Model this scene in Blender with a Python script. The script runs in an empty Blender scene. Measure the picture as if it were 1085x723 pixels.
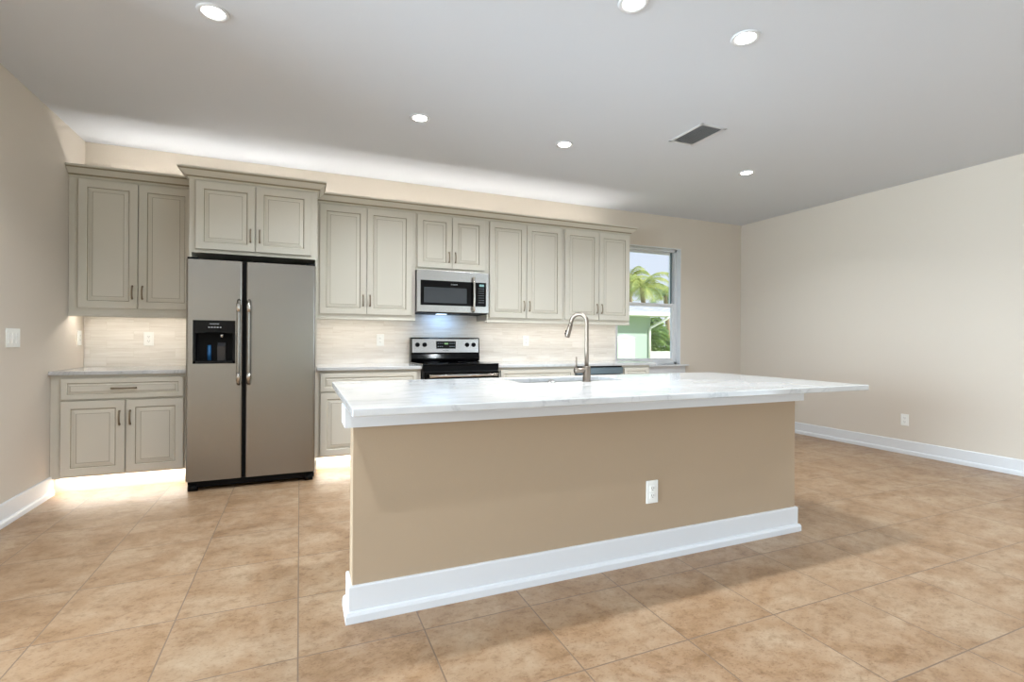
import bpy, bmesh, math, random
from mathutils import Vector, Matrix
random.seed(7)
SC = bpy.context.scene
COL = SC.collection

# ------------------------------------------------------------------ camera
cam_d = bpy.data.cameras.new('camera'); cam = bpy.data.objects.new('camera', cam_d); COL.objects.link(cam)
FPX, YAW, HCAM, ROLL = 529.2057, .4019, 1.1611, .0057
cam_d.sensor_width = 36.0; cam_d.sensor_fit = 'HORIZONTAL'; cam_d.lens = FPX / 1085 * 36
cam_d.shift_y = -0.85 / 1085; cam_d.clip_start = .05; cam_d.clip_end = 300
cam.matrix_world = Matrix.Translation((0, 0, HCAM)) @ Matrix.Rotation(-YAW, 4, 'Z') @ Matrix.Rotation(math.pi / 2, 4, 'X') @ Matrix.Rotation(ROLL, 4, 'Z')
SC.camera = cam

# ------------------------------------------------------------------ view, world, sun, added fill lamps
vs = SC.view_settings
vs.view_transform = 'Standard'; vs.look = 'None'; vs.gamma = 1; vs.exposure = 0.48; vs.use_curve_mapping = False
SC.display_settings.display_device = 'sRGB'

def lin(c):
    return tuple((v / 255 / 12.92) if v / 255 <= .04045 else ((v / 255 + .055) / 1.055) ** 2.4 for v in c)

w = bpy.data.worlds.new('sky'); SC.world = w; w.use_nodes = True
nt = w.node_tree; nt.nodes.clear()
out = nt.nodes.new('ShaderNodeOutputWorld'); bg = nt.nodes.new('ShaderNodeBackground')
tc = nt.nodes.new('ShaderNodeTexCoord'); sep = nt.nodes.new('ShaderNodeSeparateXYZ'); rmp = nt.nodes.new('ShaderNodeValToRGB')
nt.links.new(tc.outputs['Generated'], sep.inputs[0]); nt.links.new(sep.outputs['Z'], rmp.inputs[0])
rmp.color_ramp.elements[0].color = (.88, .92, 1.0, 1); rmp.color_ramp.elements[0].position = 0
rmp.color_ramp.elements[1].color = (.45, .65, 1.0, 1); rmp.color_ramp.elements[1].position = .8
nt.links.new(rmp.outputs[0], bg.inputs[0]); bg.inputs[1].default_value = 0.74
nt.links.new(bg.outputs[0], out.inputs[0])

def light(name, kind, loc, energy, color=(1, 1, 1), rot=None, to=None, size=None, size_y=None, shape=None, spread=None, parent=None):
    d = bpy.data.lights.new(name, kind); d.energy = energy; d.color = color
    if kind == 'AREA':
        d.shape = shape or 'RECTANGLE'; d.size = size
        if size_y: d.size_y = size_y
        if spread: d.spread = spread
    o = bpy.data.objects.new(name, d); COL.objects.link(o); o.location = loc
    if rot: o.rotation_euler = rot
    if to is not None: o.rotation_euler = (Vector(to)).to_track_quat('-Z', 'Y').to_euler()
    if parent: o.parent = parent
    return o

sun = light('sun', 'SUN', (0, 0, 20), 4.6, (1, .96, .9), to=(-.35, .78, -.78)); sun.data.angle = .01
XLW = -1.681
# unseen fill lamps added to brighten the room, set in invented openings
light('fill_rear', 'AREA', (2.6, -4.35, 1.2), 9, (.80, .90, 1.0), to=(0, 1, .05), size=5.6, size_y=2.2)
light('fill_side', 'AREA', (XLW - 5.8, .5, 1.4), 840, (.71, .87, 1.0), to=(1, .13, .12), size=3.8, size_y=2.1)
light('fill_right', 'AREA', (5.9, -2.4, 1.3), 75, (.70, .87, 1.0), to=(-1, .30, .40), size=2.6, size_y=2.1)
CAN_W, CAN_COL = 15, (.86, .94, 1.0)
COVE_W, UNDER_W, TOE_W = 1.5, 1.6, 2.5      # watts per metre of strip
STRIP_COL = (1, .95, .88)
COVE_COL = (1, .97, .94)

# ------------------------------------------------------------------ materials
def mat(name, rgb, rough=.5, metal=0, spec=.5, emit=None, es=0, coat=0):
    m = bpy.data.materials.new(name); m.use_nodes = True
    p = m.node_tree.nodes['Principled BSDF']
    c = lin(rgb)
    p.inputs['Base Color'].default_value = (*c, 1); p.inputs['Roughness'].default_value = rough
    p.inputs['Metallic'].default_value = metal; p.inputs['Specular IOR Level'].default_value = spec
    if coat: p.inputs['Coat Weight'].default_value = coat; p.inputs['Coat Roughness'].default_value = .08
    if emit: p.inputs['Emission Color'].default_value = (*emit, 1); p.inputs['Emission Strength'].default_value = es
    m.diffuse_color = (*c, 1)
    return m

def N(m, t): return m.node_tree.nodes.new(t)
def L(m, a, b): m.node_tree.links.new(a, b)
def P(m): return m.node_tree.nodes['Principled BSDF']

def noise(m, scale=(1, 1, 1), nscale=5, detail=4, rough=.55, dist=0, loc=(0, 0, 0), rot=(0, 0, 0)):
    t = N(m, 'ShaderNodeTexCoord'); mp = N(m, 'ShaderNodeMapping'); n = N(m, 'ShaderNodeTexNoise')
    mp.inputs['Scale'].default_value = scale; mp.inputs['Location'].default_value = loc; mp.inputs['Rotation'].default_value = rot
    n.inputs['Scale'].default_value = nscale; n.inputs['Detail'].default_value = detail
    n.inputs['Roughness'].default_value = rough; n.inputs['Distortion'].default_value = dist
    L(m, t.outputs['Object'], mp.inputs[0]); L(m, mp.outputs[0], n.inputs['Vector'])
    return n

def ramp(m, src, stops):
    r = N(m, 'ShaderNodeValToRGB'); e = r.color_ramp.elements
    while len(e) < len(stops): e.new(.5)
    for i, (pos, c) in enumerate(stops):
        e[i].position = pos; e[i].color = (*lin(c), 1) if len(c) == 3 else c
    L(m, src, r.inputs[0]); return r

def mixc(m, fac, a, b, mode='MIX'):
    x = N(m, 'ShaderNodeMix'); x.data_type = 'RGBA'; x.blend_type = mode
    for sock, v in ((x.inputs[0], fac), (x.inputs[6], a), (x.inputs[7], b)):
        if hasattr(v, 'is_output') or isinstance(v, bpy.types.NodeSocket): L(m, v, sock)
        elif isinstance(v, (int, float)): sock.default_value = v
        else: sock.default_value = (*lin(v), 1)
    return x.outputs[2]

def bump(m, src, strength=.2, dist=.002):
    b = N(m, 'ShaderNodeBump'); b.inputs['Strength'].default_value = strength; b.inputs['Distance'].default_value = dist
    L(m, src, b.inputs['Height']); L(m, b.outputs[0], P(m).inputs['Normal']); return b

def painted(name, rgb, rough=.7, tex=.25, sc=160):
    m = mat(name, rgb, rough)
    n = noise(m, nscale=sc, detail=3); bump(m, n.outputs[0], tex, .002)
    return m

WALL_RGB = (208, 198, 185)
M = {}
M['wall'] = painted('beige_wall_paint', WALL_RGB, .75, .22, 120)
M['shaded_wall'] = painted('darkened_wall_paint', (170, 149, 124), .75, .22, 120)  # room wall paint with the island's shade put into its colour
M['ceil'] = painted('white_ceiling_paint', (211, 215, 221), .9, .15, 60)
M['trim'] = mat('white_trim_paint', (216, 217, 219), .35)
M['white_plastic'] = mat('white_plastic', (238, 238, 234), .35)
M['dark'] = mat('dark_slot', (30, 28, 26), .6)
M['cab'] = mat('cream_glazed_cabinet_paint', (208, 202, 189), .42)
M['glaze'] = mat('taupe_glaze_in_grooves', (150, 139, 116), .5)
M['nickel'] = mat('brushed_nickel', (168, 158, 146), .3, 1)
M['bronze'] = mat('aged_nickel_pull', (150, 136, 116), .35, 1)
M['chrome'] = mat('polished_steel', (215, 212, 208), .14, 1)
M['black'] = mat('black_gloss', (6, 6, 7), .10, spec=.2)
M['blackm'] = mat('black_plastic', (10, 10, 11), .5, spec=.12)
M['glassdark'] = mat('dark_oven_glass', (58, 62, 66), .12)
M['led_green'] = mat('lit_display', (30, 60, 62), .3, emit=(.45, .8, .8), es=.4)
M['ink'] = mat('pale_print', (190, 194, 198), .4)
M['lens'] = mat('lit_lens', (255, 255, 255), .4, emit=(1, .95, .88), es=14)
M['strip'] = mat('lit_led_strip', (255, 255, 255), .4, emit=(1, .93, .82), es=6)
M['grey_metal'] = mat('grey_vent_metal', (205, 205, 205), .4, .3)

def steel(name, rgb, rough, stretch):
    m = mat(name, rgb, rough, 1)
    n = noise(m, scale=stretch, nscale=60, detail=3)
    r = N(m, 'ShaderNodeMapRange'); r.inputs[3].default_value = rough - .06; r.inputs[4].default_value = rough + .08
    L(m, n.outputs[0], r.inputs[0]); L(m, r.outputs[0], P(m).inputs['Roughness'])
    n2 = noise(m, scale=(1, 1, 1), nscale=1.6, detail=1); 
    b = N(m, 'ShaderNodeBump'); b.inputs['Strength'].default_value = .12; b.inputs['Distance'].default_value = .02
    L(m, n2.outputs[0], b.inputs['Height']); L(m, b.outputs[0], P(m).inputs['Normal'])
    return m
M['steel'] = steel('brushed_stainless_steel', (156, 152, 146), .24, (40, 1, .6))
M['steel2'] = steel('bright_brushed_steel', (196, 194, 191), .24, (1, 1, 30))
M['steel_side'] = mat('grey_appliance_side', (70, 70, 72), .4, .4)
M['sinksteel'] = steel('satin_sink_steel', (140, 140, 138), .35, (1, 30, 1))

# stone worktop
m = mat('white_marble_quartz', (220, 220, 220), .1); M['quartz'] = m
n = noise(m, scale=(.9, 2.2, 1), nscale=1.6, detail=7, rough=.62, dist=1.6, rot=(0, 0, .25))
r1 = ramp(m, n.outputs[0], [(.40, (205, 205, 205)), (.485, (203, 203, 203)), (.50, (184, 184, 185)), (.515, (203, 203, 203)), (.62, (207, 207, 207))])
n2 = noise(m, scale=(1, 1.5, 1), nscale=3, detail=6)
r2 = ramp(m, n2.outputs[0], [(.35, (232, 232, 231)), (.65, (255, 255, 255))])
L(m, mixc(m, .8, r1.outputs[0], r2.outputs[0], 'MULTIPLY'), P(m).inputs['Base Color'])

# floor tile
m = mat('travertine_look_floor_tile', (205, 178, 150), .38); M['tile'] = m
t = N(m, 'ShaderNodeTexCoord'); mp = N(m, 'ShaderNodeMapping'); mp.inputs['Location'].default_value = (0.0, -.1445 + .002, 0)
br = N(m, 'ShaderNodeTexBrick'); br.offset = 0; br.squash = 1
for k, v in (('Scale', 1), ('Mortar Size', .0030), ('Mortar Smooth', .2), ('Bias', 0), ('Brick Width', .4650), ('Row Height', .4580)): br.inputs[k].default_value = v
br.inputs['Color1'].default_value = (.0, .0, .0, 1); br.inputs['Color2'].default_value = (1, 1, 1, 1)
L(m, t.outputs['Object'], mp.inputs[0]); L(m, mp.outputs[0], br.inputs['Vector'])
# each tile shows another piece of the stone pattern
sh = N(m, 'ShaderNodeVectorMath'); sh.operation = 'MULTIPLY_ADD'; sh.inputs[1].default_value = (7, 9, 3)
L(m, br.outputs['Color'], sh.inputs[0]); L(m, t.outputs['Object'], sh.inputs[2])
def tn(scale, ns, det, rg, dist):
    q = N(m, 'ShaderNodeMapping'); q.inputs['Scale'].default_value = scale; L(m, sh.outputs[0], q.inputs[0])
    z = N(m, 'ShaderNodeTexNoise'); z.inputs['Scale'].default_value = ns; z.inputs['Detail'].default_value = det
    z.inputs['Roughness'].default_value = rg; z.inputs['Distortion'].default_value = dist; L(m, q.outputs[0], z.inputs['Vector']); return z.outputs[0]
a1 = ramp(m, tn((1, 1.1, 1), 3.4, 10, .66, .5), [(.33, (140, 110, 79)), (.44, (157, 127, 97)), (.53, (165, 138, 110)), (.68, (176, 153, 127))])
a2 = ramp(m, tn((1, 1.3, 1), 18, 8, .7, .3), [(.34, (205, 190, 172)), (.5, (248, 244, 240)), (.7, (255, 255, 255))])
a3 = ramp(m, tn((1, 1.4, 1), 75, 3, .6, 0), [(.33, (200, 185, 168)), (.45, (255, 255, 255))])
cc = mixc(m, .75, a1.outputs[0], a2.outputs[0], 'MULTIPLY'); cc = mixc(m, .5, cc, a3.outputs[0], 'MULTIPLY')
cc = mixc(m, br.outputs['Fac'], cc, (122, 101, 83))
L(m, cc, P(m).inputs['Base Color'])
rr = N(m, 'ShaderNodeMapRange'); rr.inputs[3].default_value = .30; rr.inputs[4].default_value = .50
L(m, tn((1, 1, 1), 9, 4, .5, 0), rr.inputs[0]); L(m, rr.outputs[0], P(m).inputs['Roughness'])
inv = N(m, 'ShaderNodeMath'); inv.operation = 'SUBTRACT'; inv.inputs[0].default_value = 1; L(m, br.outputs['Fac'], inv.inputs[1])
bump(m, inv.outputs[0], .5, .002)

# backsplash: honed pale stone planks
m = mat('pale_travertine_splash', (226, 218, 206), .35); M['splash'] = m
t = N(m, 'ShaderNodeTexCoord'); mp = N(m, 'ShaderNodeMapping'); mp.inputs['Rotation'].default_value = (math.pi / 2, 0, 0)
br = N(m, 'ShaderNodeTexBrick'); br.offset = .37; br.squash = 1
for k, v in (('Scale', 1), ('Mortar Size', .0008), ('Mortar Smooth', .3), ('Brick Width', .305), ('Row Height', .0765)): br.inputs[k].default_value = v
br.inputs['Color1'].default_value = (0, 0, 0, 1); br.inputs['Color2'].default_value = (1, 1, 1, 1)
L(m, t.outputs['Object'], mp.inputs[0]); L(m, mp.outputs[0], br.inputs['Vector'])
sh = N(m, 'ShaderNodeVectorMath'); sh.operation = 'MULTIPLY_ADD'; sh.inputs[1].default_value = (3, 5, 4)
L(m, br.outputs['Color'], sh.inputs[0]); L(m, t.outputs['Object'], sh.inputs[2])
a1 = ramp(m, tn((1.6, 1, 22), 1.6, 6, .6, .4), [(.3, (208, 199, 187)), (.45, (220, 213, 203)), (.6, (228, 222, 213)), (.75, (234, 229, 222))])
L(m, mixc(m, br.outputs['Fac'], a1.outputs[0], (206, 196, 182)), P(m).inputs['Base Color'])

# outside
M['grass'] = mat('lawn_green', (150, 165, 95), .9)
n = noise(M['grass'], nscale=3, detail=6); L(M['grass'], ramp(M['grass'], n.outputs[0], [(.3, (120, 140, 70)), (.7, (175, 185, 115))]).outputs[0], P(M['grass']).inputs['Base Color'])
M['stucco'] = painted('pale_green_stucco', (172, 190, 178), .9, .3, 20)
M['fascia'] = mat('white_fascia', (240, 240, 240), .5)
M['shingle'] = mat('grey_shingle', (190, 190, 194), .85)
t = N(M['shingle'], 'ShaderNodeTexCoord'); br = N(M['shingle'], 'ShaderNodeTexBrick')
br.inputs['Brick Width'].default_value = .35; br.inputs['Row Height'].default_value = .16; br.inputs['Scale'].default_value = 1; br.inputs['Mortar Size'].default_value = .012
br.inputs['Color1'].default_value = (*lin((205, 204, 206)), 1); br.inputs['Color2'].default_value = (*lin((170, 172, 178)), 1); br.inputs['Mortar'].default_value = (*lin((120, 120, 128)), 1)
L(M['shingle'], t.outputs['Object'], br.inputs['Vector']); L(M['shingle'], br.outputs['Color'], P(M['shingle']).inputs['Base Color'])
M['bark'] = mat('palm_bark', (150, 132, 108), .9)
def leafmat(name, a, b):
    m = mat(name, a, .55); n = noise(m, nscale=2.5, detail=3)
    L(m, ramp(m, n.outputs[0], [(.35, a), (.65, b)]).outputs[0], P(m).inputs['Base Color'])
    tr = N(m, 'ShaderNodeBsdfTranslucent'); tr.inputs[0].default_value = (*lin(b), 1)
    mx = N(m, 'ShaderNodeMixShader'); mx.inputs[0].default_value = .35
    o = m.node_tree.nodes['Material Output']; L(m, P(m).outputs[0], mx.inputs[1]); L(m, tr.outputs[0], mx.inputs[2]); L(m, mx.outputs[0], o.inputs[0])
    return m
M['frond'] = leafmat('palm_frond_green', (122, 146, 84), (206, 208, 118))
M['frond2'] = leafmat('blue_green_frond', (122, 152, 122), (180, 200, 150))
M['leaf'] = leafmat('hedge_leaf_green', (60, 96, 48), (140, 168, 80))
# clear window pane that lets light straight through
m = bpy.data.materials.new('clear_glass'); m.use_nodes = True; m.node_tree.nodes.clear(); M['glass'] = m
o = N(m, 'ShaderNodeOutputMaterial'); tr = N(m, 'ShaderNodeBsdfTransparent'); gl = N(m, 'ShaderNodeBsdfGlossy'); mx = N(m, 'ShaderNodeMixShader')
tr.inputs[0].default_value = (.97, .99, 1, 1); gl.inputs['Roughness'].default_value = .02; mx.inputs[0].default_value = .05
L(m, tr.outputs[0], mx.inputs[1]); L(m, gl.outputs[0], mx.inputs[2]); L(m, mx.outputs[0], o.inputs[0])

# ------------------------------------------------------------------ mesh helpers (world coordinates; build() moves them into the parent's space)
class MB:
    def __init__(s): s.bm = bmesh.new(); s.mi = 0
    def box(s, x0, x1, y0, y1, z0, z1, bev=0):
        bm = s.bm; r = bmesh.ops.create_cube(bm, size=1); vs_ = r['verts']
        for v in vs_:
            v.co = Vector(((x0 + x1) / 2 + v.co.x * (x1 - x0), (y0 + y1) / 2 + v.co.y * (y1 - y0), (z0 + z1) / 2 + v.co.z * (z1 - z0)))
        fs = {f for v in vs_ for f in v.link_faces}
        for f in fs: f.material_index = s.mi
        if bev:
            es = {e for v in vs_ for e in v.link_edges}
            rr_ = bmesh.ops.bevel(bm, geom=list(es), offset=bev, segments=2, affect='EDGES', profile=.7)
            for f in rr_['faces']: f.material_index = s.mi
        return s
    def prism(s, pts, axis, a, b):
        """closed polygon pts extruded along axis from a to b; pts are the other two coordinates in order"""
        def co(p, t):
            return {'x': (t, p[0], p[1]), 'y': (p[0], t, p[1]), 'z': (p[0], p[1], t)}[axis]
        va = [s.bm.verts.new(co(p, a)) for p in pts]; vb = [s.bm.verts.new(co(p, b)) for p in pts]
        n_ = len(pts); fs = [s.bm.faces.new(va[::-1]), s.bm.faces.new(vb)]
        for i in range(n_): fs.append(s.bm.faces.new((va[i], va[(i + 1) % n_], vb[(i + 1) % n_], vb[i])))
        for f in fs: f.material_index = s.mi
        return s
    def tube(s, pts, r, seg=12, caps=True):
        pts = [Vector(p) for p in pts]; rs = r if isinstance(r, (list, tuple)) else [r] * len(pts)
        rings = []; prev = None
        for i, p in enumerate(pts):
            d = (pts[min(i + 1, len(pts) - 1)] - pts[max(i - 1, 0)]).normalized()
            if prev is None:
                u = d.orthogonal().normalized()
            else:
                u = (prev - d * prev.dot(d)).normalized()
            prev = u; v = d.cross(u)
            rings.append([s.bm.verts.new(p + (u * math.cos(2 * math.pi * k / seg) + v * math.sin(2 * math.pi * k / seg)) * rs[i]) for k in range(seg)])
        for a, b in zip(rings, rings[1:]):
            for k in range(seg):
                f = s.bm.faces.new((a[k], a[(k + 1) % seg], b[(k + 1) % seg], b[k])); f.smooth = True; f.material_index = s.mi
        if caps:
            for q, rev in ((rings[0], True), (rings[-1], False)):
                f = s.bm.faces.new(q[::-1] if rev else q); f.material_index = s.mi
        return s
    def lathe(s, prof, c, axis='z', seg=32):
        """prof = [(radius, height)...] round the axis through c"""
        rings = []
        for (rad, h) in prof:
            ring = []
            for k in range(seg):
                a = 2 * math.pi * k / seg; p, q = rad * math.cos(a), rad * math.sin(a)
                co = {'z': (c[0] + p, c[1] + q, c[2] + h), 'y': (c[0] + p, c[1] + h, c[2] + q), 'x': (c[0] + h, c[1] + p, c[2] + q)}[axis]
                ring.append(s.bm.verts.new(co))
            rings.append(ring)
        for a, b in zip(rings, rings[1:]):
            for k in range(seg):
                f = s.bm.faces.new((a[k], a[(k + 1) % seg], b[(k + 1) % seg], b[k])); f.smooth = True; f.material_index = s.mi
        for q in (rings[0], rings[-1]):
            f = s.bm.faces.new(q); f.material_index = s.mi
        return s
    def panel(s, x0, x1, z0, z1, y, th=.02, fw=.058, groove=1, flip=1):
        """raised-panel door or drawer front; its face looks to -y (flip=1) or +y (flip=-1)"""
        ins = [(0, th), (0, .003), (.003, 0), (fw - .004, 0), (fw, .004), (fw + .004, .009), (fw + .011, .009), (fw + .013, .0065), (fw + .034, .002), (fw + .037, .002)]
        if (z1 - z0) < .25: ins = [(0, th), (0, .003), (.003, 0), (.034, 0), (.037, .004), (.040, .007), (.046, .007), (.048, .005), (.056, .002), (.058, .002)]
        rings = []
        for a, d in ins:
            yy = y + d * flip
            rings.append([s.bm.verts.new(p) for p in ((x0 + a, yy, z0 + a), (x1 - a, yy, z0 + a), (x1 - a, yy, z1 - a), (x0 + a, yy, z1 - a))])
        for i, (a, b) in enumerate(zip(rings, rings[1:])):
            for k in range(4):
                vv = (a[k], a[(k + 1) % 4], b[(k + 1) % 4], b[k])
                f = s.bm.faces.new(vv if flip > 0 else vv[::-1]); f.material_index = 1 if i in (4, 8) else 0
        f = s.bm.faces.new(rings[-1] if flip > 0 else rings[-1][::-1]); f = s.bm.faces.new(rings[0][::-1] if flip > 0 else rings[0])
        return s
    def build(s, name, mats, parent=None, bev=0):
        bmesh.ops.recalc_face_normals(s.bm, faces=s.bm.faces[:])
        me = bpy.data.meshes.new(name)
        if parent is not None: s.bm.transform(wm(parent).inverted())
        s.bm.to_mesh(me); s.bm.free()
        for q in (mats if isinstance(mats, (list, tuple)) else [mats]): me.materials.append(q)
        o_ = bpy.data.objects.new(name, me); COL.objects.link(o_)
        if parent is not None: o_.parent = parent
        if bev:
            b_ = o_.modifiers.new('bevel', 'BEVEL'); b_.width = bev; b_.segments = 2; b_.limit_method = 'ANGLE'
        return o_

def wm(o_):
    mtx = Matrix.LocRotScale(o_.location, o_.rotation_euler, o_.scale)
    return wm(o_.parent) @ mtx if o_.parent else mtx

def tag(o_, label=None, cat=None, group=None, kind=None):
    if label: o_['label'] = label
    if cat: o_['category'] = cat
    if group: o_['group'] = group
    if kind: o_['kind'] = kind
    return o_
def thing(name, loc, label, cat, group=None, rz=0):
    o_ = bpy.data.objects.new(name, None); COL.objects.link(o_); o_.location = loc; o_.rotation_euler = (0, 0, rz)
    o_.empty_display_size = .1
    return tag(o_, label, cat, group)
def kids(o_): return [c for c in COL.objects if c.parent == o_]
def copy_tree(o_, parent=None):
    c = o_.copy(); COL.objects.link(c)
    if parent: c.parent = parent
    for k in kids(o_): copy_tree(k, c)
    return c
def struct(o_): o_['kind'] = 'structure'; return o_
def text(name, body, size, loc, rot, m_, parent, ext=.0004):
    cu = bpy.data.curves.new(name, 'FONT'); cu.body = body; cu.size = size; cu.extrude = ext; cu.align_x = 'CENTER'; cu.align_y = 'CENTER'
    tmp = bpy.data.objects.new('tmp', cu); COL.objects.link(tmp)
    bpy.context.view_layer.update()
    me = bpy.data.meshes.new_from_object(tmp.evaluated_get(bpy.context.evaluated_depsgraph_get()))
    bpy.data.objects.remove(tmp); me.name = name
    me.transform(Matrix.Translation(loc) @ Matrix.Rotation(rot[2], 4, 'Z') @ Matrix.Rotation(rot[0], 4, 'X'))
    me.transform(wm(parent).inverted()); me.materials.clear(); me.materials.append(m_)
    o_ = bpy.data.objects.new(name, me); COL.objects.link(o_); o_.parent = parent
    return o_

# ------------------------------------------------------------------ room shell
XL, XR, YW, H, YB = -1.681, 5.823, 5.314, 2.824, -4.5
WX0, WX1, WZ0, WZ1 = 3.680, 4.730, .846, 2.405
struct(MB().box(XL - 6.15, XR + .15, YB - 3.6, YW + .15, -.12, 0).build('floor', M['tile']))
struct(MB().box(XL - 6.15, XR + .15, YB - .15, YW + .15, H, H + .15).build('ceiling', M['ceil']))
struct(MB().box(XL - .15, XL, 2.45, YW, 0, H).build('wall_left', M['wall']))  # stops short, shaped to let the left fill lamp in
struct(MB().box(XL - 6.15, XL - .15, 2.45, 2.60, 0, H).build('wall_side', M['wall']))
struct(MB().box(XL - 6.15, XL - 6.0, YB, -1.1, 0, H).box(XL - 6.15, XL - 6.0, -1.1, 2.45, 2.5, H).build('wall_far', M['wall']))  # invented unseen extension, left open at the side fill lamp
b = MB().box(XR, XR + .15, YB, -3.75, 0, H).box(XR, XR + .15, -1.05, YW, 0, H).box(XR, XR + .15, -3.75, -1.05, 2.4, H)  # unseen gap in this wall made for the right fill lamp
struct(b.build('wall_right', M['wall']))
b = MB()
b.box(XL - .15, WX0, YW, YW + .15, 0, H).box(WX1, XR + .15, YW, YW + .15, 0, H).box(WX0, WX1, YW, YW + .15, WZ1, H).box(WX0, WX1, YW, YW + .15, 0, WZ0)
struct(b.build('wall_back', M['wall']))
b = MB(); b.box(XL - 6.15, -.4, YB - .15, YB, 0, H).box(-.4, XR + .15, YB - .15, YB, 2.4, H).box(5.5, XR + .15, YB - .15, YB, 0, 2.4)  # wide unseen opening made up to let light in from behind
struct(b.build('wall_rear', M['wall']))
struct(MB().box(XL - .15, XR + .15, YB - 3.6, YB - .15, 2.5, 2.65).build('ceiling_sun_block', M['ceil']))  # unseen roof slab added to keep the sun off the rear opening
def base_profile(h=.140, t=.014): # offset from wall, height
    return [(0, 0), (t + .013, 0), (t + .013, .028), (t + .008, .040), (t, .042), (t, h - .006), (t - .004, h), (0, h)]
struct(MB().prism([(XL + a, z) for a, z in base_profile()], 'y', 2.45, 4.700).build('baseboard_left', M['trim']))
struct(MB().prism([(XR - a, z) for a, z in base_profile()], 'y', -1.05, YW).build('baseboard_right', M['trim']))
struct(MB().prism([(YW - a, z) for a, z in base_profile()], 'x', 3.80, XR - .03).build('baseboard_back', M['trim']))

# window: white reveal lining, frame, two sashes, sill and apron
wn = bpy.data.objects.new('window_1', None); COL.objects.link(wn); wn.location = (4.205, YW, WZ0); struct(wn)
b = MB(); b.box(WX1 - .012, WX1, YW - .001, 5.40, WZ0, WZ1).box(WX0, WX0 + .012, YW - .001, 5.40, WZ0, WZ1).box(WX0, WX1, YW - .001, 5.40, WZ1 - .012, WZ1)
b.build('reveal_lining', M['trim'], wn)
fx0, fx1, fz0, fz1 = WX0 + .012, WX1 - .012, WZ0, WZ1 - .012
b = MB(); b.box(fx0, fx0 + .035, 5.38, 5.46, fz0, fz1).box(fx1 - .035, fx1, 5.38, 5.46, fz0, fz1).box(fx0, fx1, 5.38, 5.46, fz1 - .03, fz1).box(fx0, fx1, 5.38, 5.46, fz0, fz0 + .03)
b.build('window_frame', M['trim'], wn, .002)
def sash(name, x0, x1, z0, z1, y0, y1, st, rb, rt):
    b = MB(); b.box(x0, x0 + st, y0, y1, z0, z1).box(x1 - st, x1, y0, y1, z0, z1).box(x0 + st, x1 - st, y0, y1, z0, z0 + rb).box(x0 + st, x1 - st, y0, y1, z1 - rt, z1)
    so = b.build(name, M['trim'], wn, .002)
    MB().box(x0 + st, x1 - st, (y0 + y1) / 2 - .002, (y0 + y1) / 2 + .002, z0 + rb, z1 - rt).build('glass_pane', M['glass'], so)
    return so
sx0, sx1 = fx0 + .035, fx1 - .035
M['sashframe'] = mat('grey_white_vinyl', (205, 214, 228), .35)
sash('upper_sash', sx0, sx1, 1.625, fz1 - .03, 5.425, 5.455, .038, .045, .03)
sash('lower_sash', sx0, sx1, fz0 + .03, 1.665, 5.385, 5.42, .040, .055, .045)
b = MB(); b.box(fx1 - .075, fx1 - .070, 5.40, 5.424, 1.67, fz1 - .03); b.build('side_gasket', mat('dark_teal_gasket', (60, 84, 88), .5), wn)
MB().box(4.545 - .10, 4.545 + .0, 5.372, 5.385, 1.63, 1.655, .003).build('sash_lock', M['trim'], wn)
struct(wn)
b = MB().box(3.80, 4.835, YW - .055, YW - .001, .828, .848, .004); b.build('window_sill', M['trim'], wn)
b = MB().box(WX0 + .0, WX1, YW, 5.38, .826, .846); b.build('sill_board', M['trim'], wn)
b = MB().box(3.82, 4.80, YW - .018, YW - .001, .735, .827, .003); b.build('apron', M['trim'], wn)

# ------------------------------------------------------------------ cabinets
CB, CG = M['cab'], M['glaze']
def pull(x, y, z, length, axis, parent, name='handle'):
    """arched bar pull standing off the face at y (towards -y)"""
    b = MB(); n_ = 12; pts = []; rs = []
    for i in range(n_ + 1):
        t_ = i / n_; s_ = (t_ - .5) * length; d = .010 + .016 * math.sin(math.pi * t_) ** .6
        pts.append((x, y - d, z + s_) if axis == 'z' else (x + s_, y - d, z)); rs.append(.0062 if .1 < t_ < .9 else .0072)
    b.tube(pts, rs, 8)
    for sg in (-1, 1):
        s_ = sg * length * .46
        c = (x, y - .014, z + s_) if axis == 'z' else (x + s_, y - .014, z)
        b.tube([c, (c[0], y, c[2])], .0058, 8)
    return b.build(name, M['bronze'], parent)
def door(x0, x1, z0, z1, yf, parent, hx=None, hz=None, name='door', flip=1):
    d = MB().panel(x0, x1, z0, z1, yf, flip=flip).build(name, [CB, CG], parent)
    if hx is not None: pull(hx, yf, hz, .108, 'z', d)
    return d
def drawer(x0, x1, z0, z1, yf, parent, handle=True, hl=.16):
    d = MB().panel(x0, x1, z0, z1, yf).build('drawer', [CB, CG], parent)
    if handle: pull((x0 + x1) / 2, yf, (z0 + z1) / 2, hl, 'x', d)
    return d
def carcass(x0, x1, y0, y1, z0, z1, parent, holes=()):
    """box with a face frame; a thin glazed shadow line is left by the door overlap"""
    b = MB(); b.box(x0, x1, y0 + .001, y1, z0, z1)
    return b.build('body', CB, parent, .0015)
def crown_pts():  # (projection, height) from the face upward
    return [(0, 0), (.006, 0), (.010, .006), (.014, .012), (.014, .018), (.022, .024), (.040, .040), (.056, .058), (.060, .060), (.060, .064), (.068, .070), (.072, .074), (.072, .086), (0, .086)]
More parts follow.
